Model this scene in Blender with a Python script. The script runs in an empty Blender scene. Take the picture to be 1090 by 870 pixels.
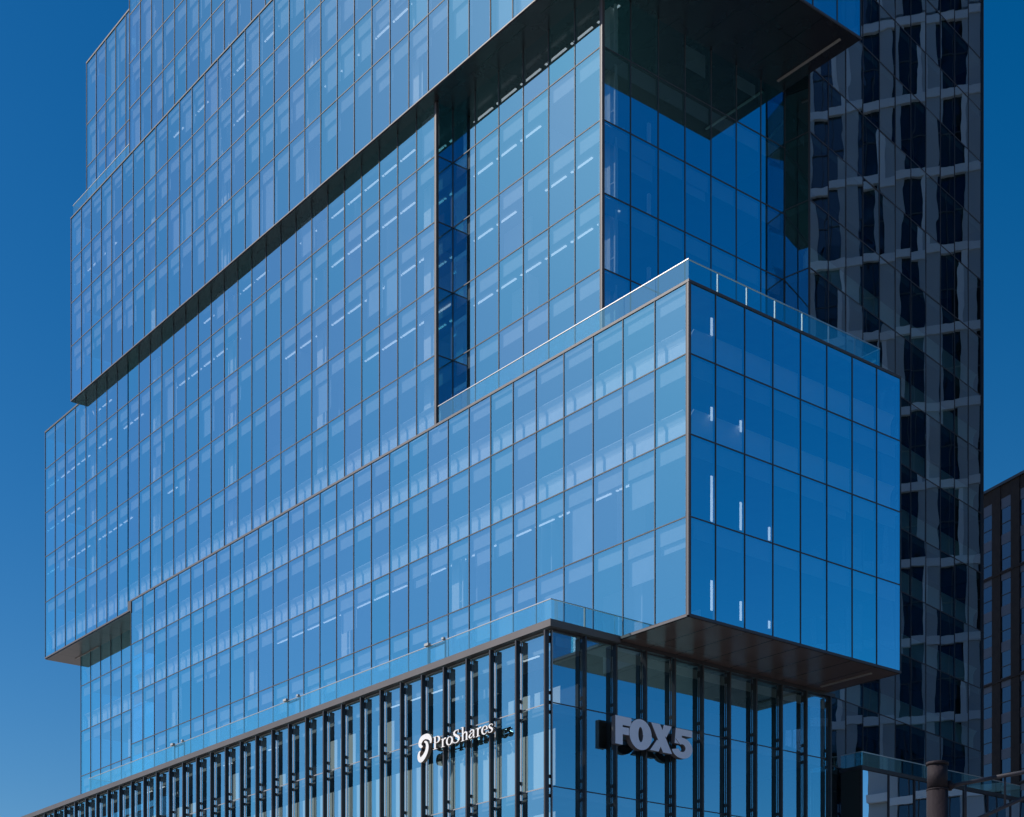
import bpy, bmesh, math, random
from mathutils import Vector, Matrix
random.seed(7)
R = math.radians
sc = bpy.context.scene
COL = sc.collection

# ------------------------------------------------------------------ camera
YAW = R(51.432)
FW = (math.cos(YAW), math.sin(YAW)); RT = (math.sin(YAW), -math.cos(YAW))
CAM = (-56.8895, -56.9567, 0.0)
cam = bpy.data.cameras.new('camera'); camo = bpy.data.objects.new('camera', cam); COL.objects.link(camo)
camo.location = CAM; camo.rotation_euler = (R(90), 0, YAW - R(90))
cam.sensor_width = 36; cam.lens = 36 * 1674.3 / 1090; cam.shift_y = (1173.9 - 435) / 1090
cam.clip_start = 0.5; cam.clip_end = 4000
sc.camera = camo

# ------------------------------------------------------------------ light
SUN_AZ = R(-88)      # from the camera's forward direction, to the left
SUN_EL = R(39)
h = (FW[0]*math.cos(SUN_AZ) + RT[0]*math.sin(SUN_AZ), FW[1]*math.cos(SUN_AZ) + RT[1]*math.sin(SUN_AZ))
sv = Vector((h[0]*math.cos(SUN_EL), h[1]*math.cos(SUN_EL), math.sin(SUN_EL)))
sun = bpy.data.lights.new('sun', 'SUN'); sun.energy = 5.0; sun.angle = R(0.5); sun.color = (1, .93, .84)
suno = bpy.data.objects.new('sun', sun); COL.objects.link(suno); suno.location = (0, -100, 150)
suno.rotation_euler = sv.to_track_quat('Z', 'Y').to_euler()
w = bpy.data.worlds.new('World'); sc.world = w; w.use_nodes = True
nt = w.node_tree; nt.nodes.clear()
sky = nt.nodes.new('ShaderNodeTexSky'); sky.sky_type = 'NISHITA'; sky.sun_disc = False
sky.sun_elevation = SUN_EL; sky.sun_rotation = math.atan2(sv.x, sv.y)
sky.air_density = 1.0; sky.dust_density = 0.55; sky.ozone_density = 4.0; sky.altitude = 50
hs = nt.nodes.new('ShaderNodeHueSaturation'); hs.inputs['Saturation'].default_value = 1.40; hs.inputs['Value'].default_value = 1.0
hs.inputs['Hue'].default_value = 0.5
bg = nt.nodes.new('ShaderNodeBackground'); bg.inputs['Strength'].default_value = 0.096
wo = nt.nodes.new('ShaderNodeOutputWorld')
nt.links.new(sky.outputs[0], hs.inputs['Color']); nt.links.new(hs.outputs[0], bg.inputs[0]); nt.links.new(bg.outputs[0], wo.inputs[0])
sc.view_settings.view_transform = 'Standard'; sc.view_settings.look = 'None'
sc.view_settings.exposure = 0.0; sc.view_settings.gamma = 1; sc.view_settings.use_curve_mapping = False
sc.cycles.max_bounces = 7; sc.cycles.transparent_max_bounces = 14; sc.cycles.glossy_bounces = 4
sc.cycles.diffuse_bounces = 2; sc.cycles.caustics_reflective = False; sc.cycles.caustics_refractive = False
sc.cycles.sample_clamp_indirect = 4

# ------------------------------------------------------------------ materials
def mat(name, col, rough=0.6, metal=0.0, var=0.0, vscale=0.6, spec=0.5, bump=0.0, bscale=20):
    m = bpy.data.materials.new(name); m.use_nodes = True; t = m.node_tree; b = t.nodes['Principled BSDF']
    b.inputs['Roughness'].default_value = rough; b.inputs['Metallic'].default_value = metal
    b.inputs['Specular IOR Level'].default_value = spec
    b.inputs['Base Color'].default_value = (*col, 1)
    if var or bump:
        tc = t.nodes.new('ShaderNodeTexCoord')
    if var:
        n = t.nodes.new('ShaderNodeTexNoise'); n.inputs['Scale'].default_value = vscale; n.inputs['Detail'].default_value = 6
        r = t.nodes.new('ShaderNodeValToRGB')
        r.color_ramp.elements[0].position = .3; r.color_ramp.elements[1].position = .7
        r.color_ramp.elements[0].color = (*[c*(1-var) for c in col], 1); r.color_ramp.elements[1].color = (*[min(1, c*(1+var)) for c in col], 1)
        t.links.new(tc.outputs['Object'], n.inputs[0]); t.links.new(n.outputs[0], r.inputs[0]); t.links.new(r.outputs[0], b.inputs['Base Color'])
    if bump:
        n2 = t.nodes.new('ShaderNodeTexNoise'); n2.inputs['Scale'].default_value = bscale
        bp = t.nodes.new('ShaderNodeBump'); bp.inputs['Strength'].default_value = bump; bp.inputs['Distance'].default_value = .02
        t.links.new(tc.outputs['Object'], n2.inputs[0]); t.links.new(n2.outputs[0], bp.inputs['Height']); t.links.new(bp.outputs[0], b.inputs['Normal'])
    return m

def glass(name, refl, thru, f0, fpow, under=None, warp=0.0, wscale=.5, tonevar=.10):
    """coated window glass: a mirror coat over tinted clear glass (or over a dark backing)"""
    m = bpy.data.materials.new(name); m.use_nodes = True; t = m.node_tree; t.nodes.clear()
    o = t.nodes.new('ShaderNodeOutputMaterial'); mx = t.nodes.new('ShaderNodeMixShader')
    g = t.nodes.new('ShaderNodeBsdfGlossy'); g.inputs['Roughness'].default_value = 0.0
    at = t.nodes.new('ShaderNodeAttribute'); at.attribute_name = 'tone'
    ramp = t.nodes.new('ShaderNodeValToRGB')
    a, c = refl
    ramp.color_ramp.elements[0].color = (*a, 1); ramp.color_ramp.elements[1].color = (*c, 1)
    t.links.new(at.outputs['Fac'], ramp.inputs[0]); t.links.new(ramp.outputs[0], g.inputs['Color'])
    if under is None:
        u = t.nodes.new('ShaderNodeBsdfTransparent'); u.inputs[0].default_value = (*thru, 1)
    else:
        u = t.nodes.new('ShaderNodeBsdfDiffuse'); u.inputs[0].default_value = (*under, 1)
    lw = t.nodes.new('ShaderNodeLayerWeight'); lw.inputs['Blend'].default_value = .5
    p = t.nodes.new('ShaderNodeMath'); p.operation = 'POWER'; p.inputs[1].default_value = fpow
    ml = t.nodes.new('ShaderNodeMath'); ml.operation = 'MULTIPLY_ADD'; ml.inputs[1].default_value = 1 - f0; ml.inputs[2].default_value = f0
    t.links.new(lw.outputs['Facing'], p.inputs[0]); t.links.new(p.outputs[0], ml.inputs[0])
    t.links.new(ml.outputs[0], mx.inputs[0]); t.links.new(u.outputs[0], mx.inputs[1]); t.links.new(g.outputs[0], mx.inputs[2])
    if warp:
        tc = t.nodes.new('ShaderNodeTexCoord'); va = t.nodes.new('ShaderNodeVectorMath'); va.operation = 'ADD'
        cb = t.nodes.new('ShaderNodeVectorMath'); cb.operation = 'SCALE'; cb.inputs[0].default_value = (37, 91, 53)
        t.links.new(at.outputs['Fac'], cb.inputs['Scale'])
        t.links.new(tc.outputs['Object'], va.inputs[0]); t.links.new(cb.outputs[0], va.inputs[1])
        n = t.nodes.new('ShaderNodeTexNoise'); n.inputs['Scale'].default_value = wscale; n.inputs['Detail'].default_value = 1.0
        bp = t.nodes.new('ShaderNodeBump'); bp.inputs['Strength'].default_value = 1.0; bp.inputs['Distance'].default_value = warp
        t.links.new(va.outputs[0], n.inputs[0]); t.links.new(n.outputs[0], bp.inputs['Height']); t.links.new(bp.outputs[0], g.inputs['Normal'])
    t.links.new(mx.outputs[0], o.inputs[0])
    return m

def emit(name, col, s):
    m = bpy.data.materials.new(name); m.use_nodes = True; t = m.node_tree; b = t.nodes['Principled BSDF']
    b.inputs['Base Color'].default_value = (*col, 1); b.inputs['Emission Color'].default_value = (*col, 1); b.inputs['Emission Strength'].default_value = s
    return m

def soffit_mat(name, col, axis=0, step=2.13, off=0.0, rough=.32):
    m = mat(name, col, rough, 0.0, spec=.5); t = m.node_tree; b = t.nodes['Principled BSDF']
    tc = t.nodes.new('ShaderNodeTexCoord'); sp = t.nodes.new('ShaderNodeSeparateXYZ'); t.links.new(tc.outputs['Object'], sp.inputs[0])
    outs = []
    for ax, st, wd in ((axis, step, .03), (1-axis, step*2, .012)):
        a = t.nodes.new('ShaderNodeMath'); a.operation = 'ADD'; a.inputs[1].default_value = 100*st + off
        mo = t.nodes.new('ShaderNodeMath'); mo.operation = 'MODULO'; mo.inputs[1].default_value = st
        lt = t.nodes.new('ShaderNodeMath'); lt.operation = 'LESS_THAN'; lt.inputs[1].default_value = wd*2.2
        t.links.new(sp.outputs[ax], a.inputs[0]); t.links.new(a.outputs[0], mo.inputs[0]); t.links.new(mo.outputs[0], lt.inputs[0]); outs.append(lt)
    mxm = t.nodes.new('ShaderNodeMath'); mxm.operation = 'MAXIMUM'; t.links.new(outs[0].outputs[0], mxm.inputs[0]); t.links.new(outs[1].outputs[0], mxm.inputs[1])
    n = t.nodes.new('ShaderNodeTexNoise'); n.inputs['Scale'].default_value = .35; n.inputs['Detail'].default_value = 5; t.links.new(tc.outputs['Object'], n.inputs[0])
    r = t.nodes.new('ShaderNodeValToRGB'); r.color_ramp.elements[0].color = (*[c*.75 for c in col], 1); r.color_ramp.elements[1].color = (*[c*1.25 for c in col], 1)
    t.links.new(n.outputs[0], r.inputs[0])
    mc = t.nodes.new('ShaderNodeMixRGB'); mc.inputs[2].default_value = (.006, .006, .006, 1)
    t.links.new(mxm.outputs[0], mc.inputs[0]); t.links.new(r.outputs[0], mc.inputs[1]); t.links.new(mc.outputs[0], b.inputs['Base Color'])
    return m

M = {}
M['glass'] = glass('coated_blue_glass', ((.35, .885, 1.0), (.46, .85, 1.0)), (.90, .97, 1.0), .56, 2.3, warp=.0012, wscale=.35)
M['shade_glass'] = glass('shade_side_glass', ((.20, .88, 1.0), (.38, .85, 1.0)), (.74, .95, 1.0), .66, 2.3, warp=.0012, wscale=.35)  # copy of the lit-side glass, shaded look put into tint and reflectance
M['podium_glass'] = glass('podium_glass', ((.40, .88, 1.0), (.50, .86, 1.0)), (.88, .98, .98), .50, 3.0, warp=.0012, wscale=.35)
M['dark_glass'] = glass('dark_tower_glass', ((.62, .78, .95), (.70, .82, .95)), (.50, .75, .75), .40, 2.4, warp=.006, wscale=.42)
M['pav_glass'] = glass('pavilion_glass', ((.85, .92, 1), (.9, .95, 1)), (.3, .4, .42), .80, 2.0, under=(.01, .015, .02), warp=.005, wscale=.4)
M['win_dark'] = glass('far_window_glass', ((.5, .75, 1), (.6, .8, 1)), (.3, .3, .3), .07, 3.0, under=(.003, .014, .018), warp=.006)
M['rail_glass'] = glass('balustrade_glass', ((.46, .93, .95), (.54, .95, .96)), (.62, .88, .90), .30, 3.0)
M['frame'] = mat('bronze_frame', (.05, .05, .062), .6, .0)
M['mullion'] = mat('pale_grey_mullion', (.30, .31, .34), .45, .3)
M['trim'] = mat('pale_metal_trim', (.10, .09, .10), .5, .0)
M['cap'] = mat('grey_brown_cap', (.10, .088, .09), .5, .1, .1, .5)
M['fin'] = mat('dark_bronze_fin', (.045, .042, .048), .38, .3, .15, 2)
M['slab'] = mat('concrete_slab', (.20, .20, .21), .9, var=.1)
M['ceil'] = mat('ceiling', (.25, .27, .29), .9, var=.06)
M['board'] = mat('pale_board', (.38, .41, .44), .8, var=.05, vscale=.8)
M['bench'] = mat('white_baffle', (.88, .89, .90), .6, var=.04, vscale=.8)
M['blind'] = mat('roller_blind', (.42, .46, .52), .9, var=.06, vscale=.7)
M['pblind'] = mat('pale_blind', (.80, .84, .84), .9, var=.05, vscale=.5)
M['white'] = mat('white_column', (.85, .85, .83), .6)
M['core'] = mat('core_wall', (.10, .12, .15), .9, var=.15, vscale=.15)
M['lamp'] = emit('linear_lamp', (.85, .93, 1), .9)
M['strip'] = emit('glowing_slit', (.92, .95, 1), 1.3)  # glow added to white slits that stay dim on the shaded side
M['lamp_off'] = mat('unlit_lamp', (.35, .33, .32), .5)
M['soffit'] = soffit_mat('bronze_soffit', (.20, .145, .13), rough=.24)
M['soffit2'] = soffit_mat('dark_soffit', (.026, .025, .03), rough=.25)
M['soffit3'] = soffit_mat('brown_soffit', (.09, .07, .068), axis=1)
M['rail'] = mat('steel_rail', (.62, .58, .56), .3, .8)
M['sign'] = mat('white_letter', (.82, .80, .80), .45)
M['sign_side'] = mat('dark_letter_return', (.26, .19, .16), .5)
M['fox'] = mat('pale_letter', (.80, .79, .90), .45)
M['fox_side'] = mat('grey_letter_return', (.20, .17, .18), .5)
M['pole'] = mat('shade_dark_pole', (.022, .017, .021), .7, .0, .25, 3, spec=.15, bump=.3, bscale=30)  # shade on the pole is put into this near-black colour
M['galv'] = mat('grey_tube', (.04, .038, .048), .6, .0, .2, 4, spec=.2)  # arm darkened along with the pole's shade; pavilion frames share it
M['brick'] = mat('dark_brown_brick', (.038, .03, .032), .85, var=.2, vscale=2, bump=.4)
M['spandrel'] = mat('slate_spandrel', (.11, .13, .19), .5, .2)
M['white_panel'] = mat('white_facade_panel', (.36, .42, .46), .6, var=.06, vscale=.3)
M['pale_panel'] = mat('bright_facade_panel', (.66, .72, .76), .6)
M['asphalt'] = mat('asphalt', (.05, .05, .052), .9, var=.2, vscale=.5, bump=.4)
M['terrace'] = mat('terrace_pavers', (.46, .43, .40), .85, var=.12, vscale=.8)
M['paving'] = mat('paving', (.28, .27, .26), .85, var=.15, vscale=.8, bump=.3)
M['paint'] = mat('road_paint', (.75, .75, .72), .7)
M['grass'] = mat('ground_concrete', (.32, .31, .29), .95, var=.2, vscale=.05)

# ------------------------------------------------------------------ mesh helpers
class MB:
    def __init__(s): s.v = []; s.f = []; s.t = []
    def quad(s, a, b, c, d, tone=.5):
        n = len(s.v); s.v += [tuple(a), tuple(b), tuple(c), tuple(d)]; s.f.append((n, n+1, n+2, n+3)); s.t.append(tone)
    def hexa(s, p, tone=.5):
        n = len(s.v); s.v += [tuple(q) for q in p]
        for q in ((0, 3, 2, 1), (4, 5, 6, 7), (0, 1, 5, 4), (1, 2, 6, 5), (2, 3, 7, 6), (3, 0, 4, 7)):
            s.f.append(tuple(n+k for k in q)); s.t.append(tone)
    def box(s, x0, x1, y0, y1, z0, z1, tone=.5):
        s.hexa([(x0, y0, z0), (x1, y0, z0), (x1, y1, z0), (x0, y1, z0), (x0, y0, z1), (x1, y0, z1), (x1, y1, z1), (x0, y1, z1)], tone)
    def prism(s, pts, z0, z1):
        n = len(s.v); k = len(pts)
        s.v += [(x, y, z0) for x, y in pts] + [(x, y, z1) for x, y in pts]
        s.f.append(tuple(n+i for i in range(k))[::-1]); s.f.append(tuple(n+k+i for i in range(k))); s.t += [.5, .5]
        for i in range(k):
            j = (i+1) % k; s.f.append((n+i, n+j, n+k+j, n+k+i)); s.t.append(.5)
    def tube(s, a, b, r, seg=16, r2=None):
        a = Vector(a); b = Vector(b); d = (b-a).normalized(); r2 = r if r2 is None else r2
        u = d.cross(Vector((0, 0, 1)) if abs(d.z) < .9 else Vector((1, 0, 0))).normalized(); v = d.cross(u)
        n = len(s.v)
        for c, rr in ((a, r), (b, r2)):
            for i in range(seg):
                an = 2*math.pi*i/seg; s.v.append(tuple(c + u*math.cos(an)*rr + v*math.sin(an)*rr))
        for i in range(seg):
            j = (i+1) % seg; s.f.append((n+i, n+j, n+seg+j, n+seg+i)); s.t.append(.5)
        s.f.append(tuple(n+i for i in range(seg))[::-1]); s.f.append(tuple(n+seg+i for i in range(seg))); s.t += [.5, .5]
    def build(s, name, m, parent=None, smooth=False, stuff=False):
        me = bpy.data.meshes.new(name); me.from_pydata(s.v, [], s.f)
        a = me.attributes.new('tone', 'FLOAT', 'FACE')
        for i, t in enumerate(s.t): a.data[i].value = t
        me.materials.append(m)
        if smooth:
            for p in me.polygons: p.use_smooth = len(p.vertices) == 4
        me.validate(); me.update()
        if not (m.name.endswith('glass')):
            bm = bmesh.new(); bm.from_mesh(me); bmesh.ops.recalc_face_normals(bm, faces=bm.faces); bm.to_mesh(me); bm.free()
        o = bpy.data.objects.new(name, me); COL.objects.link(o)
        if parent is not None: o.parent = parent
        if stuff: o['kind'] = 'stuff'
        return o

def empty(name, label, cat, group=None, loc=(0, 0, 0)):
    o = bpy.data.objects.new(name, None); COL.objects.link(o); o.location = (0, 0, 0); o['label'] = label; o['category'] = cat
    o.empty_display_size = 2
    if group: o['group'] = group
    return o
def structure(o): o['kind'] = 'structure'; return o

class Face:
    """a vertical facade: u runs along it, w goes inward, z is up"""
    def __init__(s, p0, udir, inward): s.p = Vector((*p0, 0)); s.u = Vector((*udir, 0)); s.i = Vector((*inward, 0))
    def at(s, u, w, z): return s.p + s.u*u + s.i*w + Vector((0, 0, z))
    def box(s, mb, u0, u1, w0, w1, z0, z1, tone=.5):
        mb.hexa([s.at(u0, w0, z0), s.at(u1, w0, z0), s.at(u1, w1, z0), s.at(u0, w1, z0), s.at(u0, w0, z1), s.at(u1, w0, z1), s.at(u1, w1, z1), s.at(u0, w1, z1)], tone)
    def prof(s, mb, u0, u1, pts):          # extrude a (w, z) profile along u
        n = len(mb.v); k = len(pts)
        mb.v += [tuple(s.at(u0, a, b)) for a, b in pts] + [tuple(s.at(u1, a, b)) for a, b in pts]
        mb.f.append(tuple(n+i for i in range(k))); mb.f.append(tuple(n+k+i for i in range(k))[::-1]); mb.t += [.5, .5]
        for i in range(k):
            j = (i+1) % k; mb.f.append((n+i, n+k+i, n+k+j, n+j)); mb.t.append(.5)

def proj(p):
    dx = p.x - CAM[0]; dy = p.y - CAM[1]; d = dx*FW[0] + dy*FW[1]
    return 545 + 1674.3*(dx*RT[0] + dy*RT[1])/d, 1173.9 - 1674.3*p.z/d
class Panes:
    """collects window panes; the hundred largest in the photograph become parts, the rest one part"""
    def __init__(s): s.l = []
    def add(s, face, u0, u1, z0, z1, tilt=.0008, w=0.0):
        tone = random.random(); a = random.uniform(-tilt, tilt)*(u1-u0); b = random.uniform(-tilt, tilt)*(z1-z0)
        q = [face.at(u0, w+a+b, z0), face.at(u1, w-a+b, z0), face.at(u1, w-a-b, z1), face.at(u0, w+a-b, z1)]
        n = (q[1]-q[0]).cross(q[3]-q[0])
        if n.dot(face.i) > 0: q = [q[1], q[0], q[3], q[2]]
        P = [proj(v) for v in q]
        inside = all(-20 < x < 1110 and -20 < y < 890 for x, y in P)
        area = abs(sum(P[i][0]*P[(i+1) % 4][1] - P[(i+1) % 4][0]*P[i][1] for i in range(4)))/2 if inside else 0
        s.l.append((area, q, tone))
    def build(s, m, parent, name='window_pane', limit=100):
        s.l.sort(key=lambda t: -t[0])
        for area, q, tone in s.l[:limit]:
            mb = MB(); mb.quad(*q, tone); mb.build(name, m, parent)
        if len(s.l) > limit:
            mb = MB()
            for area, q, tone in s.l[limit:]: mb.quad(*q, tone)
            mb.build(name, m, parent, stuff=True)
class Many:
    """the same for small fittings"""
    def __init__(s): s.l = []
    def add(s, face, *b): s.l.append((proj(face.at((b[0]+b[1])/2, b[2], b[4])), face, b))
    def build(s, name, m, parent, limit=100):
        def key(t):
            (x, y), f, b = t
            vis = 0 <= x <= 1090 and 0 <= y <= 870
            c = f.at(b[0], b[2], b[4]); d = (c.x-CAM[0])*FW[0] + (c.y-CAM[1])*FW[1]
            return -(b[1]-b[0])*(b[5]-b[4]+.2)/d/d * (1 if vis else 1e-4)
        s.l.sort(key=key)
        for _, f, b in s.l[:limit]:
            mb = MB(); f.box(mb, *b); mb.build(name, m, parent)
        if len(s.l) > limit:
            mb = MB()
            for _, f, b in s.l[limit:]: f.box(mb, *b)
            mb.build(name, m, parent, stuff=True)

def frames(face, us, zs, parent, m, hw=.024, out=.035, inn=.175, horiz=True, name='window_frame', skip_first=False):
    mb = MB()
    for u in us: face.box(mb, u-hw, u+hw, -out, inn, zs[0], zs[-1])
    if horiz:
        for z in zs:
            for a, b in zip(us, us[1:]):
                face.box(mb, a+hw+.001, b-hw-.001, -out+.012, inn-.012, z-.03, z+.03)
    return mb.build(name, m, parent)

# ================================================================== GROUND
g = MB(); g.quad((-1500, -1500, -1.75), (1500, -1500, -1.75), (1500, 1500, -1.75), (-1500, 1500, -1.75)); structure(g.build('ground', M['grass']))
g = MB(); g.quad((-30, -600, -1.742), (-12, -600, -1.742), (-12, 600, -1.742), (-30, 600, -1.742)); structure(g.build('road', M['asphalt']))
g = MB(); g.quad((-600, -30, -1.738), (600, -30, -1.738), (600, -10, -1.738), (-600, -10, -1.738)); structure(g.build('cross_road', M['asphalt']))
g = MB(); g.box(-12, 60, -10, 100, -1.75, -1.6); structure(g.build('pavement', M['paving']))
g = MB()
for k in range(-30, 30):
    g.quad((-21.08, k*6+.0, -1.734), (-20.92, k*6, -1.734), (-20.92, k*6+3, -1.734), (-21.08, k*6+3, -1.734)) if not (-32 < k*6 < -8) else None
structure(g.build('lane_marking', M['paint']))

# ================================================================== MAIN TOWER
T = empty('glass_office_tower', 'stepped blue glass office tower of shifted boxes over a dark finned base', 'office building')
FL = lambda X: Face((X, 0), (0, 1), (1, 0))       # left faces: u = Y, inward = +X
FR = lambda Y: Face((0, Y), (1, 0), (0, 1))       # right faces: u = X, inward = +Y
panes = Panes(); rpanes = Panes(); ppanes = Panes(); blinds = Many(); lights = Many(); cols = Many(); pblinds = Many()

Bu = [0, 2.45, 4.9, 7.3, 9.75, 12.17] + [14.28 + 2.121*k for k in range(25)]; Bu[-1] = 65.3
Bz = [24.87, 29.85, 34.05, 38.15, 41.8]
BRu = [0, 1.97, 4.15, 6.33, 8.54, 10.71, 12.87, 15.02, 17.18]
Mu = [21.9 + 2.094*k for k in range(25)] + [74.43, 76.7, 78.97, 81.25, 83.55]
Mz = [41.85, 46.2, 50.4, 54.45, 58.5, 61.9]
Nu = [8.0, 10.29, 12.6, 14.93, 17.26, 19.59, 21.9]
NRu = [1.28 + 2.143*k for k in range(8)]
Au = [75.8] + [73.6 - 2.078*k for k in range(34)] + [1.93]; Au = sorted(Au)
Az = [61.95, 66.7, 70.5, 74.2, 78.0]
A2z = [78.0, 81.8, 85.5, 89.5, 93.5, 98, 102]
A2u = sorted([63.9 - 2.03*k for k in range(31)] + [1.93])
A2au = [63.9 + 1.98*k for k in range(6)]
ARu = [-.78 + 2.0975*k for k in range(9)]
Ku = [65.3 + 2.157*k for k in range(8)]
Kz = [24.95, 29.9, 34.0, 38.15, 41.0]

fB, fBR, fM, fN, fNR, fA, fAR, fA2, fK = FL(0), FR(0), FL(0), FL(1.28), FR(8), FL(-.78), FR(1.93), FL(-.2), FL(2.1)
fMS = FR(21.9)

def wall(face, us, zs, pn=panes, m=M['frame'], hw=.024, trims=True, w=0.0):
    for a, b in zip(us, us[1:]):
        for c, d in zip(zs, zs[1:]): pn.add(face, a, b, c, d, w=w)
    frames(face, us, zs, T, m, hw)
wall(fB, Bu, Bz); wall(fBR, BRu, Bz, rpanes)
wall(fM, Mu[:22], Mz)
wall(fM, Mu[21:], [41.12]+Mz[1:])
wall(fN, Nu, [41.9]+Mz[1:]); wall(fNR, NRu, [41.9]+Mz[1:], rpanes); wall(fMS, [0, 1.28], [41.9]+Mz[1:], rpanes)
wall(fA, Au, Az); wall(fAR, ARu, Az, rpanes)
wall(fA, A2u, A2z); wall(fA2, A2au, [78.0, 81.8, 85.5, 90.9]); wall(fAR, ARu, A2z, rpanes)
wall(fK, Ku, Kz)
# the far ends and backs, plain glass
for face, us, zs in ((FL(17.18), [0, 30], [24.87, 41.8]), (FL(16.0), [1.93, 60], [61.95, 102]), (FR(83.55), [0, 16], [41.12, 61.9]), (FR(75.8), [-.78, 16], [61.95, 78]), (FR(80.4), [2.1, 16], [-1.7, 41]), (FR(73.8), [-.2, 16], [78, 90.9]), (FR(63.9), [-.78, 16], [78, 102])):
    face.i = -face.i; panes.add(face, us[0], us[1], zs[0], zs[1])

# pale metal edge trims
def trim(face, u0, u1, z0, z1, m='trim', out=.05, inn=.06, name='edge_trim'):
    mb = MB(); face.box(mb, u0, u1, -out, inn, z0, z1); return mb.build(name, M[m], T)
mb = MB(); mb.box(-.05, .05, -.05, .05, 24.8, 41.72); mb.build('edge_trim', M['trim'], T)
mb = MB(); mb.box(1.24, 1.31, 7.96, 8.03, 41.9, 61.9); mb.build('edge_trim', M['trim'], T)
mb = MB(); mb.box(-.04, .04, 21.86, 21.93, 41.9, 61.9); mb.build('edge_trim', M['trim'], T)
for (face, u0, u1, z) in ((fB, -.08, 65.4, 41.8),):
    trim(face, u0, u1, z-.06, z+.08)
trim(fBR, .061, 17.2, 41.74, 41.88, 'frame')
trim(fM, 65.3, 83.6, 41.0, 41.11); trim(fA, 1.9, 75.85, 61.87, 61.94); trim(fB, .07, 14, 24.74, 24.86)
trim(fAR, -.8, 16.05, 61.82, 61.94, 'frame'); trim(fBR, .07, 17.2, 24.74, 24.86, 'frame')
trim(fA, 1.9, 75.85, 77.96, 78.06, 'frame'); trim(fA2, 63.9, 73.85, 90.86, 91.0, 'frame')
trim(fM, 75.8, 83.6, 61.86, 62.0, 'frame')
mb = MB(); mb.box(-.03, .3, 65.303, 65.85, 41.12, 41.82); mb.build('edge_trim', M['frame'], T)
mb = MB(); mb.box(-.06, .25, 65.2, 65.3, 41.9-1.1, 41.72); mb.build('edge_trim', M['frame'], T)

# roofs, soffits, slabs and cores
def part(name, m, *boxes):
    mb = MB()
    for b in boxes: mb.box(*b)
    return mb.build(name, M[m], T)
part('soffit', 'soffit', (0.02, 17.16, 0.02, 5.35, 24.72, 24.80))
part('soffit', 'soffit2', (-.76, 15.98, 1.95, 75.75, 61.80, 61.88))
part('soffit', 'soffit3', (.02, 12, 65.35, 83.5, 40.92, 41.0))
part('roof', 'paving', (0.07, 17.1, 0.07, 21.8, 41.45, 41.79)); part('roof', 'terrace', (-4.4, 0, 5.6, 83.9, 24.6, 24.93))
part('roof', 'paving', (0.1, 15.9, 76, 83.4, 61.5, 61.95))
part('roof', 'paving', (-.7, 15.9, 2, 75.7, 77.6, 77.9)); part('roof', 'paving', (-.1, 15.9, 2, 73.7, 90.5, 90.8))
part('core', 'core', (7.5, 15, 7.5, 60, 25, 41.4), (8.5, 15, 14, 78, 41.9, 61.7), (7.5, 14.5, 9, 70, 62, 77.5), (7.5, 14.5, 9, 70, 78, 102), (9, 15, 62, 76, 0, 41))
for z in Bz[1:-1]: part('floor_slab', 'slab', (.2, 16.9, .2, 65.2, z-.42, z+.02))
for z in Mz[:-1]:
    if z > 42: part('floor_slab', 'slab', (.2, 16.2, 22.05, 83.3, z-.42, z+.02), (1.5, 16.2, 8.25, 22.0, z-.42, z+.02))
for z in Az[1:] + A2z[1:3]: part('floor_slab', 'slab', (-.55, 15.8, 2.2, 75.6 if z < 78.5 else 63.7, z-.42, z+.02))
for z in Kz[1:-1]: part('floor_slab', 'slab', (2.3, 15.8, 65.35, 80.2, z-.42, z+.02))
part('floor_slab', 'slab', (.01, 9, 75.9, 83.3, 61.3, 61.5))

# headers (shade pockets) behind the top of every row
def headers(face, u0, u1, zs, drop=.95, w=.185, m='board'):
    for z in zs:
        mb = MB(); face.box(mb, u0+.06, u1-.06, w, w+.04, z-drop, z-.045); mb.build('shade_pocket', M[m], T)
headers(fB, 0.3, 65.2, Bz[1:]); headers(fBR, .5, 17, Bz[1:4]); headers(fM, 21.9, 83.4, Mz[1:5]); headers(fN, 8.2, 21.8, Mz[1:5]); headers(fNR, 1.6, 16.1, Mz[1:5])
headers(fA, 2.3, 75.6, Az[1:]); headers(fA, 2.3, 63.8, A2z[1:4]); headers(fK, 65.4, 80.2, Kz[1:4]); headers(fA2, 64, 73.6, [81.8, 85.5, 90.8])

# rounded white baffles standing behind the lower part of three storeys
prof = [(.50, 0.05), (.50, 1.00), (.485, 1.01), (.485, 1.05), (.46, 1.10), (.42, 1.20), (.36, 1.30), (.28, 1.39), (.20, 1.45), (.24, 1.50), (.38, 1.40), (.50, 1.22), (.64, 1.0), (.64, .05)]
def baffle(face, u0, u1, z):
    mb = MB(); face.prof(mb, u0, u1, [(a, b+z) for a, b in prof]); mb.build('window_baffle', M['bench'], T)
for z in (34.05, 38.15): baffle(fB, .62, 65, z); baffle(fBR, .62, 16.9, z); baffle(fK, 65.5, 80.1, z)
baffle(fM, 22.1, 83.2, 41.85)

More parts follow.
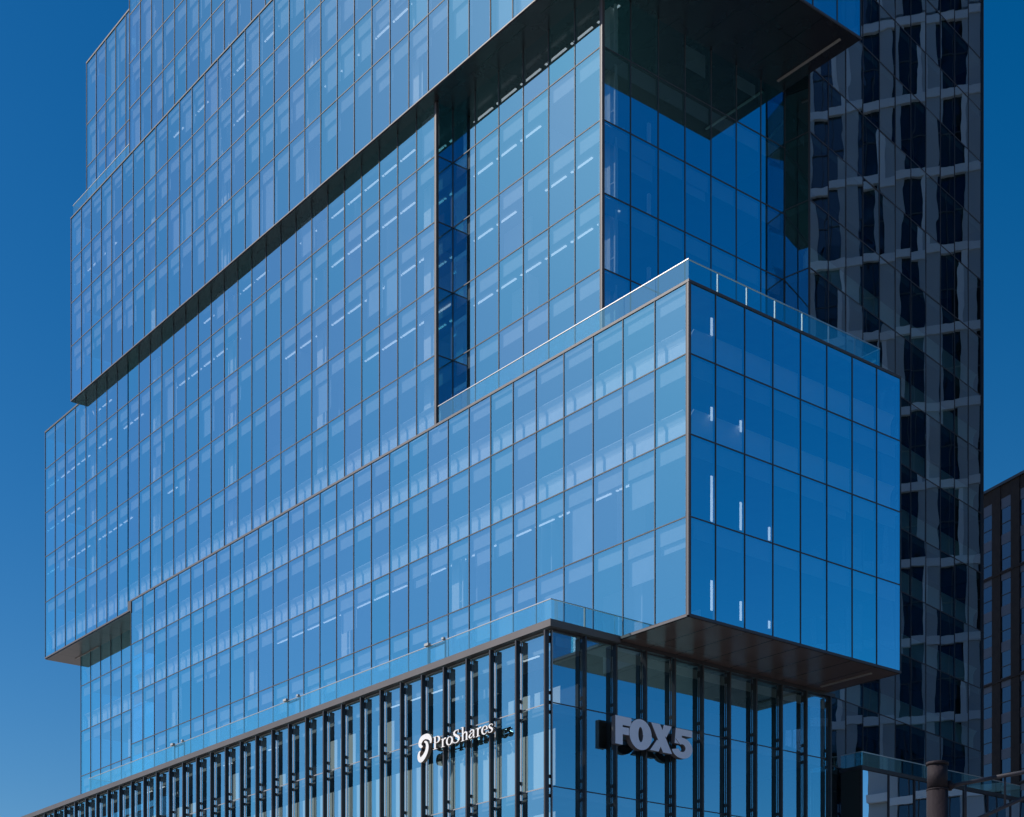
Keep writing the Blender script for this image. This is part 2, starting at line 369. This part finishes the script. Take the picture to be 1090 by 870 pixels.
# blinds, ceiling lights and columns
def fit(face, us, zs, pb, lo, hi, light, w=.34, full=.1):
    for c, d in zip(zs, zs[1:]):
        run = 0
        for a, b in zip(us, us[1:]):
            if random.random() < pb:
                ln = (d-c-.15) if random.random() < full else random.uniform(lo, hi)
                ln = min(ln, d-c-.15)
                blinds.add(face, a+.16, b-.12, w, w+.02, d-.5-ln if ln < d-c-.6 else c+.1, d-.3)
            if run <= 0 and random.random() < .25: run = random.randint(3, 11); on = random.random() < light
            run -= 1
            if run > 0 and on:
                zz = d-.47
                lights.add(face, a+.1, b-.62, 1.35, 1.47, zz-.05, zz); lights.add(face, b-.5, b-.35, 1.35, 1.47, zz-.05, zz)
fit(fB, Bu, Bz[:2], .55, .6, 2.6, .4, full=.15); fit(fB, Bu, Bz[1:3], .25, .8, 3, .75, full=.2)
fit(fBR, BRu, Bz[1:3], .15, .5, 1.0, 0)
fit(fM, Mu, Mz[1:], .10, .6, 3, .85); fit(fN, Nu, Mz[1:], .12, .4, 1.0, 1.0); fit(fNR, NRu, Mz[1:], .1, .5, 1.5, 0)
fit(fA, Au, Az, .72, .55, 2.2, .35, full=.14); fit(fA, A2u, A2z[:4], .62, .5, 2.2, .2, full=.18); fit(fA2, A2au, [78, 81.8, 85.5, 90.8], .8, 1, 3, .1)
fit(fK, Ku, Kz[:2], .7, 1.5, 3, .2)
for face, us, zs in ((fM, (24.0, 36.9, 49.8, 62.7, 75.2), Mz), (fN, (8.55,), Mz), (fA, (11.8, 24.2, 36.9, 49.4, 61.4), Az), (fA, (24.2, 36.9, 49.4, 61.4), A2z[:4]), (fK, (72,), Kz[:3]), (fB, (21, 33.8, 46.6, 59.4), Bz[:3])):
    for u in us:
        for c, d in zip(zs, zs[1:]):
            if d-c < 3: continue
            cols.add(face, u, u+.75, 1.1, 1.7, c+.02, d-.45); cols.add(face, u-.42, u-.30, 1.1, 1.25, c+.02, d-.5)
            cols.add(face, u-.3, u, 1.12, 1.16, c+1.05, c+1.1)
parts_ = Many()
def partitions(face, us, zs, n):
    for c, d in zip(zs, zs[1:]):
        for _ in range(n):
            u = random.uniform(us[0]+1, us[-1]-4); ww = random.uniform(.5, 3.2); dep = random.uniform(2.2, 5.5)
            parts_.add(face, u, u+ww, dep, dep+.12, c+.05, c+random.choice((1.2, 2.1, d-c-.5)))
            if random.random() < .5: parts_.add(face, u, u+.10, 1.6, dep, c+.05, d-.5)
partitions(fM, Mu, Mz[1:], 12); partitions(fN, Nu, Mz[1:], 2); partitions(fB, Bu, Bz[:3], 12); partitions(fA, Au, Az, 12)
strips = Many()  # bright slits beside the mullions, lit by their own added emission
for u, l in ((1.78, ((39.6, 40.5), (35.2, 35.9), (30.0, 32.35), (25.4, 26.95))), (3.95, ((35.2, 35.8), (30.05, 31.5), (25.3, 26.3))), (6.15, ((30.0, 30.7), (25.3, 25.7)))):
    for z0, z1 in l: strips.add(fBR, u-.065, u+.065, .07, .12, z0, z1)
strips.build('glow_slit', M['strip'], T)
cols.add(fNR, 2.35, 2.95, .9, 1.5, 54.52, 57.9); cols.add(fNR, 2.35, 2.95, .9, 1.5, 50.42, 54.0); cols.add(fNR, 2.35, 2.95, .9, 1.5, 46.25, 49.9)
for z in (46.3, 50.5, 54.55): cols.add(fNR, 5.15, 5.35, .35, .5, z, z+1.4)

# ------------------------------------------------------------------ podium
PX, PY = -4.46, 5.51
Pu = [5.51, 8.0] + [10.24 + 2.1235*k for k in range(35)]
PRu = [-4.46] + [-2.43 + 2.18*k for k in range(10)]
Pz = [-1.6, 3.5, 7.8, 12.1, 16.42, 20.76, 24.5]
fP, fPR = FL(PX), FR(PY)
for a, b in zip(Pu, Pu[1:]):
    for c, d in zip(Pz, Pz[1:]): ppanes.add(fP, a, b, c, d)
for a, b in zip(PRu, PRu[1:]):
    for c, d in zip(Pz, Pz[1:]): ppanes.add(fPR, a, b, c, d)
ff = FR(Pu[-1]); ff.i = -ff.i; ppanes.add(ff, PX, 2, -1.6, 24.5)
frames(fP, Pu, Pz, T, M['mullion'], .045, .02, .05); frames(fPR, PRu, Pz, T, M['frame'], .03, .02, .05)
def fin(face, u, z0, z1, bz):
    mb = MB()
    face.box(mb, u-.04, u+.04, -.38, -.12, z0, z1)              # blade standing off the glass
    face.box(mb, u-.055, u+.055, -.40, -.38, z0, z1)
    o = mb.build('fin', M['fin'], T)
    mb = MB()
    for z in bz:
        for dz in (-.5, .0, .5): face.box(mb, u-.03, u+.03, -.12, -.02, z+dz-.09, z+dz+.09)
    face.box(mb, u-.03, u+.03, -.12, -.02, z1-.62, z1-.25)
    mb.build('bracket', M['fin'], o)
for k, u in enumerate(Pu): fin(fP, u if k else u+.1, -1.5, 24.46 - .0, (20.76, 16.42, 12.1))
for k, u in enumerate(PRu[1:]): fin(fPR, u, -1.5, 24.46, (20.76, 16.42, 12.1))
mb = MB(); mb.box(PX-.03, PX+.06, PY-.03, PY+.06, -1.5, 24.5); mb.build('corner_post', M['fin'], T)
mb = MB(); fP.box(mb, 5.11, Pu[-1]+.1, -.41, .12, 24.56, 24.93); mb.build('cap', M['cap'], T)
mb = MB(); fPR.box(mb, PX-.407, .0, -.407, .119, 24.558, 24.928); mb.build('cap', M['cap'], T)
mb = MB(); fPR.box(mb, .003, 17.7, -.30, .12, 24.50, 24.71); mb.build('cap', M['fin'], T)
headers(fP, 5.7, Pu[-1], [24.4], .8, .3); headers(fPR, -4, 17.4, [24.4], .55, .3)
for z in Pz[1:-1]: part('floor_slab', 'slab', (PX+.25, 17.2, PY+.25, 79.5, z-.42, z+.02))
part('core', 'core', (3, 15, 12, 78, -1.5, 24.3))
for z in (16.42, 12.1, 7.8):
    d = 2.9
    for a, b in zip(Pu, Pu[1:]): pblinds.add(fP, a+.05, b-.05, .30, .34, z+.1, z+3.05)
for a, b in zip(Pu[:24], Pu[1:25]):
    if random.random() < .3: pblinds.add(fP, a+.25, b-.12, .8, .84, 20.85, random.choice((21.8, 22.9)))
    if random.random() < .12: lights.add(fP, a+.3, b-.6, 1.4, 1.52, 24.0, 24.05)
ppanes.build(M['podium_glass'], T, 'podium_pane', 60)
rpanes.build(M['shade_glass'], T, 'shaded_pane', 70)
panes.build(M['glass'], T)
blinds.build('roller_blind', M['blind'], T); pblinds.build('pale_blind', M['pblind'], T, 60)
lights.build('ceiling_light', M['lamp'], T); cols.build('column', M['white'], T, 90)
parts_.build('partition', M['blind'], T, 80)

# soffit strip lights
mb = MB(); mb.box(15.6, 15.75, .9, 4.6, 24.66, 24.72); mb.build('strip_light', M['lamp_off'], T)
mb = MB(); mb.box(14.9, 15.05, 2.6, 7.4, 61.74, 61.80); mb.build('strip_light', M['lamp_off'], T)
mb = MB(); mb.box(2.0, 2.1, 76.5, 81.5, 40.86, 40.92); mb.build('strip_light', M['lamp_off'], T)

# ------------------------------------------------------------------ balustrades
def balustrade(face, u0, u1, z0, z1, w=.1, step=2.13, posts=False, label=None, rail=.03):
    mb = MB(); face.box(mb, u0, u1, w-rail, w+rail, z1-.045, z1); r = mb.build('balustrade', M['rail'], T)
    n = max(1, round((u1-u0)/step)); s = (u1-u0)/n
    for i in range(n):
        mb = MB(); a, b = u0+i*s+.012, u0+(i+1)*s-.012
        q = [face.at(a, w, z0), face.at(b, w, z0), face.at(b, w, z1-.045), face.at(a, w, z1-.045)]
        mb.quad(*q, random.random()); mb.build('glass_panel', M['rail_glass'], r)
        if posts and i: mb = MB(); face.box(mb, a-.045, a+.02, w+.02, w+.10, z0, z1-.045); mb.build('post', M['mullion'], r)
balustrade(fB, .05, 21.85, 41.88, 43.0, .08, 2.42); balustrade(fBR, .1, 15.43, 41.88, 43.0, .1, 2.15, True)
fe = FL(15.43); balustrade(fe, .12, 7.8, 41.88, 43.0, 0, 2.3)
balustrade(fP, PY-.3, 62.9, 24.93, 26.02, -.28, 1.7); balustrade(fPR, PX-.27, -.02, 24.95, 26.02, -.28, 2.2, True)
balustrade(FR(62.9), PX-.27, -.05, 24.95, 26.02, 0, 2.1)
balustrade(fA2, 64.1, 75.6, 78.06, 79.1, -.48, 2.0); balustrade(FR(75.6), -.68, 6, 78.06, 79.1, 0, 2.0)
balustrade(FL(1.2), 76.1, 82.8, 62.0, 63.2, 0, 2.2); balustrade(FR(82.8), 1.2, 9, 62.0, 63.2, 0, 2.2)
balustrade(FL(.8), 63.95, 72.2, 91.0, 92.3, 0, 2.0); balustrade(FR(72.2), .8, 9, 91.0, 92.3, 0, 2.0)
# terrace gates with small white boxes
for y in (14.6, 30.4, 46.5):
    mb = MB()
    fP.box(mb, y-.04, y+.04, -.2, -.12, 24.95, 26.0); fP.box(mb, y+1.5, y+1.58, -.2, -.12, 24.95, 26.0); fP.box(mb, y, y+1.55, -.19, -.13, 25.86, 25.97)
    o = mb.build('terrace_gate', M['frame'], T)
    mb = MB(); fP.box(mb, y+1.3, y+1.68, -.45, -.25, 26.0, 26.15); mb.build('latch_box', M['board'], o)
    mb = MB(); fP.box(mb, y-.15, y+.05, -.42, -.27, 26.02, 26.14); mb.build('latch_box', M['board'], o)

# ================================================================== SIGNS
def letter(face, polys, w0_, w1, name, parent, mface, mside):
    """polys: outline polygons (u, z) filled and extruded from w0 (front) to w1 (back)"""
    bm = bmesh.new()
    for si, strip in enumerate(polys):
        w0 = w0_ - .0008*si; w1 = w1 + .0004
        fr = [bm.verts.new(face.at(u, w0, z)) for u, z in strip]; bk = [bm.verts.new(face.at(u, w1, z)) for u, z in strip]
        k = len(strip)
        f1 = bm.faces.new(fr); f1.material_index = 0; bm.faces.new(bk[::-1]).material_index = 1
        for i in range(k):
            j = (i+1) % k; bm.faces.new((fr[i], bk[i], bk[j], fr[j])).material_index = 1
    bmesh.ops.triangulate(bm, faces=[f for f in bm.faces if len(f.verts) > 4])
    me = bpy.data.meshes.new(name); bm.to_mesh(me); bm.free(); me.materials.append(mface); me.materials.append(mside)
    o = bpy.data.objects.new(name, me); COL.objects.link(o); o.parent = parent; return o
def stroke(pts, widths):
    """a stroke of changing width, as a row of quads"""
    n = len(pts); L = []; Rr = []
    for i, (x, y) in enumerate(pts):
        a = pts[max(0, i-1)]; b = pts[min(n-1, i+1)]; dx, dy = b[0]-a[0], b[1]-a[1]; l = math.hypot(dx, dy) or 1
        wd = widths[i] if isinstance(widths, (list, tuple)) else widths
        L.append((x - dy/l*wd/2, y + dx/l*wd/2)); Rr.append((x + dy/l*wd/2, y - dx/l*wd/2))
    return [[L[i], L[i+1], Rr[i+1], Rr[i]] for i in range(n-1)]
def rect(x0, x1, y0, y1): return [[(x0, y0), (x1, y0), (x1, y1), (x0, y1)]]
def arc(cx, cy, rx, ry, a0, a1, n=18, w0=.05, w1=.14):
    pts = []; ws = []
    for i in range(n+1):
        a = R(a0 + (a1-a0)*i/n); pts.append((cx+rx*math.cos(a), cy+ry*math.sin(a)))
        ws.append(w0 + (w1-w0)*abs(math.cos(a))**1.3)
    return stroke(pts, ws)
def smooth(pts, n=8):
    out = []
    for i in range(len(pts)-1):
        p0 = pts[max(i-1, 0)]; p1 = pts[i]; p2 = pts[i+1]; p3 = pts[min(i+2, len(pts)-1)]
        for k in range(n):
            t = k/n; out.append(tuple(.5*((2*p1[j]) + (-p0[j]+p2[j])*t + (2*p0[j]-5*p1[j]+4*p2[j]-p3[j])*t*t + (-p0[j]+3*p1[j]-3*p2[j]+p3[j])*t**3) for j in range(len(p1))))
    out.append(pts[-1]); return out
def vstroke(p): q = smooth(p); return stroke([(a[0], a[1]) for a in q], [a[2] for a in q])
# glyphs in a serif face; units: cap height 1
G = {}
G['P'] = (.66, rect(.10, .24, 0, 1) + rect(0, .36, 0, .04) + rect(0, .12, .96, 1) + arc(.30, .73, .25, .25, 90, -90) + rect(.20, .32, .96, 1.0) + rect(.2, .31, .455, .505))
G['r'] = (.46, rect(.10, .22, 0, .66) + rect(.02, .32, 0, .04) + rect(0, .12, .62, .66) + vstroke([(.2, .46, .05), (.28, .6, .07), (.38, .63, .12), (.43, .58, .12)]))
G['o'] = (.58, arc(.28, .33, .22, .31, 0, 360, 28))
G['S'] = (.62, vstroke([(.50, .78, .05), (.46, .92, .06), (.30, .98, .06), (.13, .90, .12), (.12, .72, .15), (.30, .54, .17), (.48, .38, .16), (.50, .18, .13), (.36, .03, .07), (.20, .02, .06), (.07, .12, .06), (.04, .27, .05)]) + rect(.475, .525, .72, .98) + rect(.02, .065, .02, .30))
G['h'] = (.68, rect(.10, .22, 0, 1.08) + rect(.02, .30, 0, .04) + rect(0, .12, 1.04, 1.08) + vstroke([(.2, .48, .05), (.30, .61, .07), (.42, .62, .10), (.50, .52, .12), (.51, .3, .12), (.51, .03, .12)]) + rect(.42, .62, 0, .04))
G['a'] = (.54, vstroke([(.08, .50, .10), (.12, .60, .08), (.26, .64, .07), (.37, .55, .12), (.38, .35, .12), (.38, .10, .12), (.43, .03, .07), (.50, .05, .04)]) + vstroke([(.36, .40, .05), (.18, .33, .07), (.08, .18, .13), (.14, .06, .10), (.24, .04, .06), (.36, .14, .05)]))
G['e'] = (.52, arc(.27, .33, .20, .31, -48, 182 - 0, 4, .05, .05)[:0] + vstroke([(.10, .36, .04), (.44, .36, .05)]) + vstroke([(.44, .36, .11), (.41, .54, .10), (.28, .635, .06), (.13, .53, .11), (.07, .33, .13), (.13, .11, .11), (.28, .02, .07), (.42, .09, .05), (.47, .18, .03)]))
G['s'] = (.44, vstroke([(.34, .50, .05), (.30, .61, .05), (.20, .64, .06), (.10, .57, .10), (.12, .44, .12), (.26, .32, .13), (.35, .20, .12), (.30, .06, .08), (.18, .02, .05), (.07, .08, .05), (.04, .18, .04)]))
class Rev:                       # lettering runs toward smaller Y on the left face
    def __init__(s, face, y0, z0, sc_): s.f = face; s.y = y0; s.z = z0; s.s = sc_
    def at(s, u, w, z): return s.f.at(s.y - u*s.s[0], w, s.z + z*s.s[1])
PS = empty('company_sign', 'white serif lettering reading ProShares with a swirl emblem, on the sunlit left fins', 'sign')
ytot = sum(G[c][0] for c in 'ProShares'); yy = 15.08; sx = (15.08-9.50)/ytot
for c in 'ProShares':
    letter(Rev(fP, yy, 19.86, (sx, .72)), G[c][1], -.68, -.56, 'letter', PS, M['sign'], M['sign_side'])
    yy -= G[c][0]*sx
emb = vstroke([(.98, .66, .10), (.97, .84, .20), (.78, .99, .26), (.50, 1.03, .24), (.24, .95, .28), (.12, .76, .26), (.22, .62, .16), (.36, .60, .05)])
emb += vstroke([(.50, .80, .06), (.68, .72, .14), (.76, .52, .22), (.68, .28, .24), (.48, .08, .26), (.26, -.02, .26), (.10, .08, .24), (.10, .28, .16), (.24, .40, .05)])
letter(Rev(fP, 16.42, 19.5, (1.17, 1.2)), emb, -.70, -.56, 'emblem', PS, M['sign'], M['sign_side'])
mb = MB(); fP.box(mb, 9.6, 16.0, -.56, -.535, 19.95, 20.02); fP.box(mb, 9.6, 16.0, -.56, -.535, 20.28, 20.34); mb.build('mounting_rail', M['fin'], PS)

FX = empty('channel_sign', 'large pale block lettering reading FOX 5 on the shaded right fins', 'sign')
class Fwd:
    def __init__(s, x0, z0, sx_, sz_): s.a = (x0, z0, sx_, sz_)
    def at(s, u, w, z): return fPR.at(s.a[0]+u*s.a[2], w, s.a[1]+z*s.a[3])
def ring(cx, cy, rx, ry, ix, iy, a0=0, a1=360, n=40):
    q = []
    for i in range(n):
        a = R(a0+(a1-a0)*i/n); b = R(a0+(a1-a0)*(i+1)/n)
        q.append([(cx+rx*math.cos(a), cy+ry*math.sin(a)), (cx+rx*math.cos(b), cy+ry*math.sin(b)), (cx+ix*math.cos(b), cy+iy*math.sin(b)), (cx+ix*math.cos(a), cy+iy*math.sin(a))])
    return q
FO = {}
FO['F'] = rect(0, .42, 0, 1) + rect(.42, .92, .70, 1) + rect(.42, .78, .37, .63)
FO['O'] = ring(.60, .48, .62, .55, .13, .27)
FO['X'] = [[(.02, 1), (.50, 1), (1.16, 0), (.66, 0)], [(.70, 1), (1.14, 1), (.84, .56), (.60, .70)], [(-.04, 0), (.42, 0), (.60, .30), (.34, .42)]]
FO['5'] = [[(.10, .44), (.44, .44), (.50, 1), (.16, 1)]] + rect(.3, 1.0, .76, 1) + ring(.47, .30, .53, .38, .17, .14, -165, 128)
xs = {'F': -.72, 'O': .30, 'X': 1.86, '5': 3.50}; X5 = {'F': 1.25, 'O': 1.33, 'X': 1.38, '5': 1.50}
for c in 'FOX5':
    letter(Fwd(xs[c], 19.02 if c != '5' else 19.0, X5[c], 1.5), FO[c], -.80, -.50, 'letter', FX, M['fox'], M['fox_side'])
mb = MB(); fPR.box(mb, -.5, 4.9, -.50, -.475, 19.3, 19.4); fPR.box(mb, -.5, 4.9, -.50, -.475, 20.1, 20.2); mb.build('mounting_rail', M['fin'], FX)

# ================================================================== DARK TOWER
D = empty('dark_glass_tower', 'tall dark glass tower behind, mirroring a white gridded facade', 'tower')
TD = (.98645, .16405); SD = (-.16405, .98645)
fD = Face((16.55, 6.24), TD, SD)
Du = [0] + [2.16 + 2.1118*k for k in range(11)]
Dz = [-1.6, 3.9, 8.2, 12.5, 16.7, 20.8, 25.08, 29.58, 33.7, 37.85, 42.13, 46.53, 50.55, 54.67, 58.79, 62.78, 67.21, 70.88, 74.58, 78.7, 82.8, 87] + [91+4.1*k for k in range(14)]
dp = Panes()
for a, b in zip(Du, Du[1:]):
    for c, d in zip(Dz, Dz[1:]): dp.add(fD, a, b, c, d, tilt=.003)
fDS = Face((16.55, 6.24), SD, TD)
for c, d in zip(Dz, Dz[1:]): dp.add(fDS, 0, 1.75, c, d, tilt=.001)
dp.build(M['dark_glass'], D)
frames(fD, Du, Dz, D, M['frame'], .022, .03, .1); frames(fDS, [.03, 1.75], Dz, D, M['frame'], .02, .03, .1)
mb = MB(); e = fD.at(Du[-1], 0, 0)
mb.prism([tuple(fD.at(.6, 3.0, 0))[:2], tuple(fD.at(Du[-1]-.2, 3.0, 0))[:2], tuple(fD.at(Du[-1]-.2, 65, 0))[:2], (17.2, 71), (17.2, 10)], -1.5, 148); mb.build('core', mat('dark_core', (.012, .014, .018), .9), D)  # depth and height out of view extended to shade the buildings beyond
mb = MB(); fD.box(mb, Du[-1], Du[-1]+.12, -.1, 65, -1.6, 148.4); mb.build('end_wall', M['fin'], D)
mb = MB(); fD.box(mb, 0.1, Du[-1]-.01, .12, 3.0, 148.0, 148.4); mb.build('roof', M['slab'], D)
mdb = mat('dark_ceiling', (.10, .12, .13), .9)
for z in Dz[1:-1]:
    mb = MB(); fD.box(mb, .15, Du[-1]-.2, .12, 2.9, z-.42, z); mb.build('floor_slab', mdb, D)
for z in Dz[6:13]:
    mb = MB(); fD.prof(mb, .3, Du[-1]-.3, [(a, b+z) for a, b in prof]); mb.build('window_baffle', M['blind'], D)

# ================================================================== WHITE GRIDDED BUILDING (seen mirrored)
Wb = empty('white_grid_building', 'white gridded apartment block seen mirrored in the dark tower glass', 'building')
WD = (.3131, .9497); WN = (.9497, -.3131)
fW = Face((62.8, -4.5), WD, WN)
U0, U1 = -20.8, 22.0
zb = [95.9 - 6.88*k for k in range(14)]; zb = [103.1] + zb
mb = MB()
for z in zb: fW.box(mb, U0, U1, -.25, .3, z-.36, z+.36)
mb.build('floor_band', M['pale_panel'], Wb)
per = 3.52
k = 0; wp = Panes(); u = U0 - 1.4 + per
us = []
while u < U1: us.append(u); u += per
for i, u in enumerate(us):
    for j, z in enumerate(zb[:-1]):
        mb = MB(); fW.box(mb, u, u+1.62, -.12, .3, z-6.88+.361, z-.361); pl = mb.build('pilaster', M['white_panel'], Wb) if (i < 13 and j < 14 and len([c for c in Wb.children]) < 99) else mb.build('pilaster', M['white_panel'], Wb)
        if (i*7+j*3) % 5 < 2:
            mb = MB(); fW.box(mb, u-.02, u+.40, -.16, -.121, z-6.88+.37, z-.37); mb.build('bright_edge', M['pale_panel'], pl)
for i, u in enumerate(us):
    for z in zb[:-1]:
        wp.add(fW, u+1.62, min(u+per, U1+1.7), z-6.52, z-3.5, tilt=.002, w=.15); wp.add(fW, u+1.62, min(u+per, U1+1.7), z-3.4, z-.36, tilt=.002, w=.15)
wp.build(M['win_dark'], Wb)
mb = MB(); fW.box(mb, U0, U1+1.7, .31, 18, -1.6, 104); mb.build('wall', M['white_panel'], Wb)
mb = MB()
for u in us:
    fW.box(mb, u+2.5, u+2.58, .08, .14, -1, 103)
    for z in zb: fW.box(mb, u+1.62, u+per, .08, .14, z-3.5, z-3.4)
mb.build('window_frame', M['frame'], Wb)

# ================================================================== BROWN BRICK BUILDING
Bb = empty('brown_brick_building', 'dark brown brick apartment block at the right edge with slate panels between windows', 'building')
BD = (.27174, .96237); BN = (.96237, -.27174)
fb = Face((71.79, 32.28), BD, BN)
ROOF = 57.95; rows = [(53.38, 55.73)]
zt = 55.73; WZ = []
while zt > 0: WZ.append((zt-2.42, zt)); zt -= 3.36
cs = [-2.34 - 2.63*k for k in range(-3, 6)]   # right edge (towards +u) of each window
mb = MB()
us = sorted([(c-1.45, c) for c in cs])
lo, hi = us[0][0]-3, us[-1][1]+12
prev = lo
for a, b in us: fb.box(mb, prev, a, 0, .5, -1.6, ROOF); prev = b
fb.box(mb, prev, hi, 0, .5, -1.6, ROOF)
for a, b in us:
    fb.box(mb, a, b, .05, .5, WZ[0][1]+1.0, ROOF)
    for i, (z0, z1) in enumerate(WZ):
        pass
fb.box(mb, lo, hi, .5, 16, -1.6, ROOF-.2)
for i in range(1, len(WZ), 3): fb.box(mb, lo, hi, -.08, 0, WZ[i][0]-.34, WZ[i][0]-.14)
mb.build('brick_wall', M['brick'], Bb)
bw = Panes(); spn = Many()
for a, b in us:
    for i, (z0, z1) in enumerate(WZ): spn.add(fb, a, b, .08, .4, z1, z1+.94 if i else z1+1.0)
    mb = MB()
    for i, (z0, z1) in enumerate(WZ):
        fb.box(mb, a, b, .09, .12, z0+1.0, z0+1.07); fb.box(mb, a, a+.06, .085, .125, z0, z1); fb.box(mb, b-.06, b, .085, .125, z0, z1)
    mb.build('window_frame', M['frame'], Bb)
    for i, (z0, z1) in enumerate(WZ): bw.add(fb, a, b, z0, z1, tilt=.003, w=.13)
bw.build(M['win_dark'], Bb); spn.build('spandrel_panel', M['spandrel'], Bb)
mb = MB(); fb.box(mb, lo-.1, hi, -.12, .4, ROOF, ROOF+.25); mb.build('roof_cap', M['fin'], Bb)
mb = MB(); a, b = us[-3] if False else us[7]; fb.box(mb, a+.08, b-.08, .10, .115, WZ[3][0]+.1, WZ[3][1]-.1); mb.build('roller_blind', M['white'], Bb)

# ================================================================== GLASS PAVILION
Pv = empty('glass_pavilion', 'low glass annex with a glass balustrade roof behind the pole', 'building')
QX, QY = 20.44, 5.45
# keep it clear of the dark tower: it starts just in front of the tower face
QX, QY = 19.95, 5.06
fq, fqs = FR(QY), FL(QX)
zq = [-1.6, 4, 8.6, 12.6, 16.6, 20.45]
qp = Panes(); quu = [QX + 2.6*k for k in range(9)]
for a, b in zip(quu, quu[1:]):
    for c, d in zip(zq, zq[1:]): qp.add(fq, a, b, c, d, tilt=.003)
qp.build(M['pav_glass'], Pv)
frames(fq, quu, zq, Pv, M['galv'], .06, .06, .1)
mb = MB(); mb.box(QX, QX+.1, QY+.02, QY+1.6, -1.6, 20.45); mb.build('side_wall', mat('dark_green_panel', (.022, .032, .034), .5), Pv)
mb = MB(); mb.box(QX-.05, quu[-1]+.1, QY-.08, QY+1.7, 20.45, 20.68); mb.build('roof', M['fin'], Pv)
mb = MB(); mb.box(QX-.0, quu[-1]-4, QY+.0, QY+.05, 21.5, 21.55); rr = mb.build('balustrade', M['rail'], Pv)
for i in range(6):
    a = QX + i*(quu[-1]-4-QX)/6; b = QX + (i+1)*(quu[-1]-4-QX)/6
    mb = MB(); mb.quad((a+.02, QY+.02, 20.68), (b-.02, QY+.02, 20.68), (b-.02, QY+.02, 21.5), (a+.02, QY+.02, 21.5), .5); mb.build('glass_panel', M['rail_glass'], rr)
mb = MB(); mb.quad((QX, QY+.05, 20.68), (QX, QY+1.6, 20.68), (QX, QY+1.6, 21.5), (QX, QY+.05, 21.5)); mb.build('glass_panel', M['rail_glass'], rr)
mb = MB(); mb.box(QX-.02, QX+.03, QY+.06, QY+1.6, 21.5, 21.55); mb.build('post', M['rail'], rr)

# ================================================================== STREET POLE
S = empty('street_pole', 'thick steel pole, colour darkened for shade, with a flat cap and a two tube bracket arm', 'pole')
px_, py_ = -40.19, -44.69
S.location = (px_, py_, -1.75)
rtv = Vector((RT[0], RT[1], 0))
def sp(a, z): return Vector((0, 0, z+1.75)) + rtv*a
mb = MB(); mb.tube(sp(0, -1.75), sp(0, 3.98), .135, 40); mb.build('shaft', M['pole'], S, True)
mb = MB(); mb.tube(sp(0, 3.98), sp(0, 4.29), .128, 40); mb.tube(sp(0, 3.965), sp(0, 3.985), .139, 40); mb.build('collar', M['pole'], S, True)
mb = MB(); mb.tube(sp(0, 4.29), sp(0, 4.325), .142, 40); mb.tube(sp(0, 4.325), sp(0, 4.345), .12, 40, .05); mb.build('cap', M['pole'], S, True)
mb = MB(); mb.box(-.02, .02, -.02, .02, 0, 0.01); mb = MB()
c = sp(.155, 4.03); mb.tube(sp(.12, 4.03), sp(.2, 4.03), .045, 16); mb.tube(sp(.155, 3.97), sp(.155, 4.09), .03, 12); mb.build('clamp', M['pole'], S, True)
yv = lambda p, y: p
A0, A1, A2 = sp(.18, 4.03), sp(.75, 4.14), sp(1.6, 4.29)
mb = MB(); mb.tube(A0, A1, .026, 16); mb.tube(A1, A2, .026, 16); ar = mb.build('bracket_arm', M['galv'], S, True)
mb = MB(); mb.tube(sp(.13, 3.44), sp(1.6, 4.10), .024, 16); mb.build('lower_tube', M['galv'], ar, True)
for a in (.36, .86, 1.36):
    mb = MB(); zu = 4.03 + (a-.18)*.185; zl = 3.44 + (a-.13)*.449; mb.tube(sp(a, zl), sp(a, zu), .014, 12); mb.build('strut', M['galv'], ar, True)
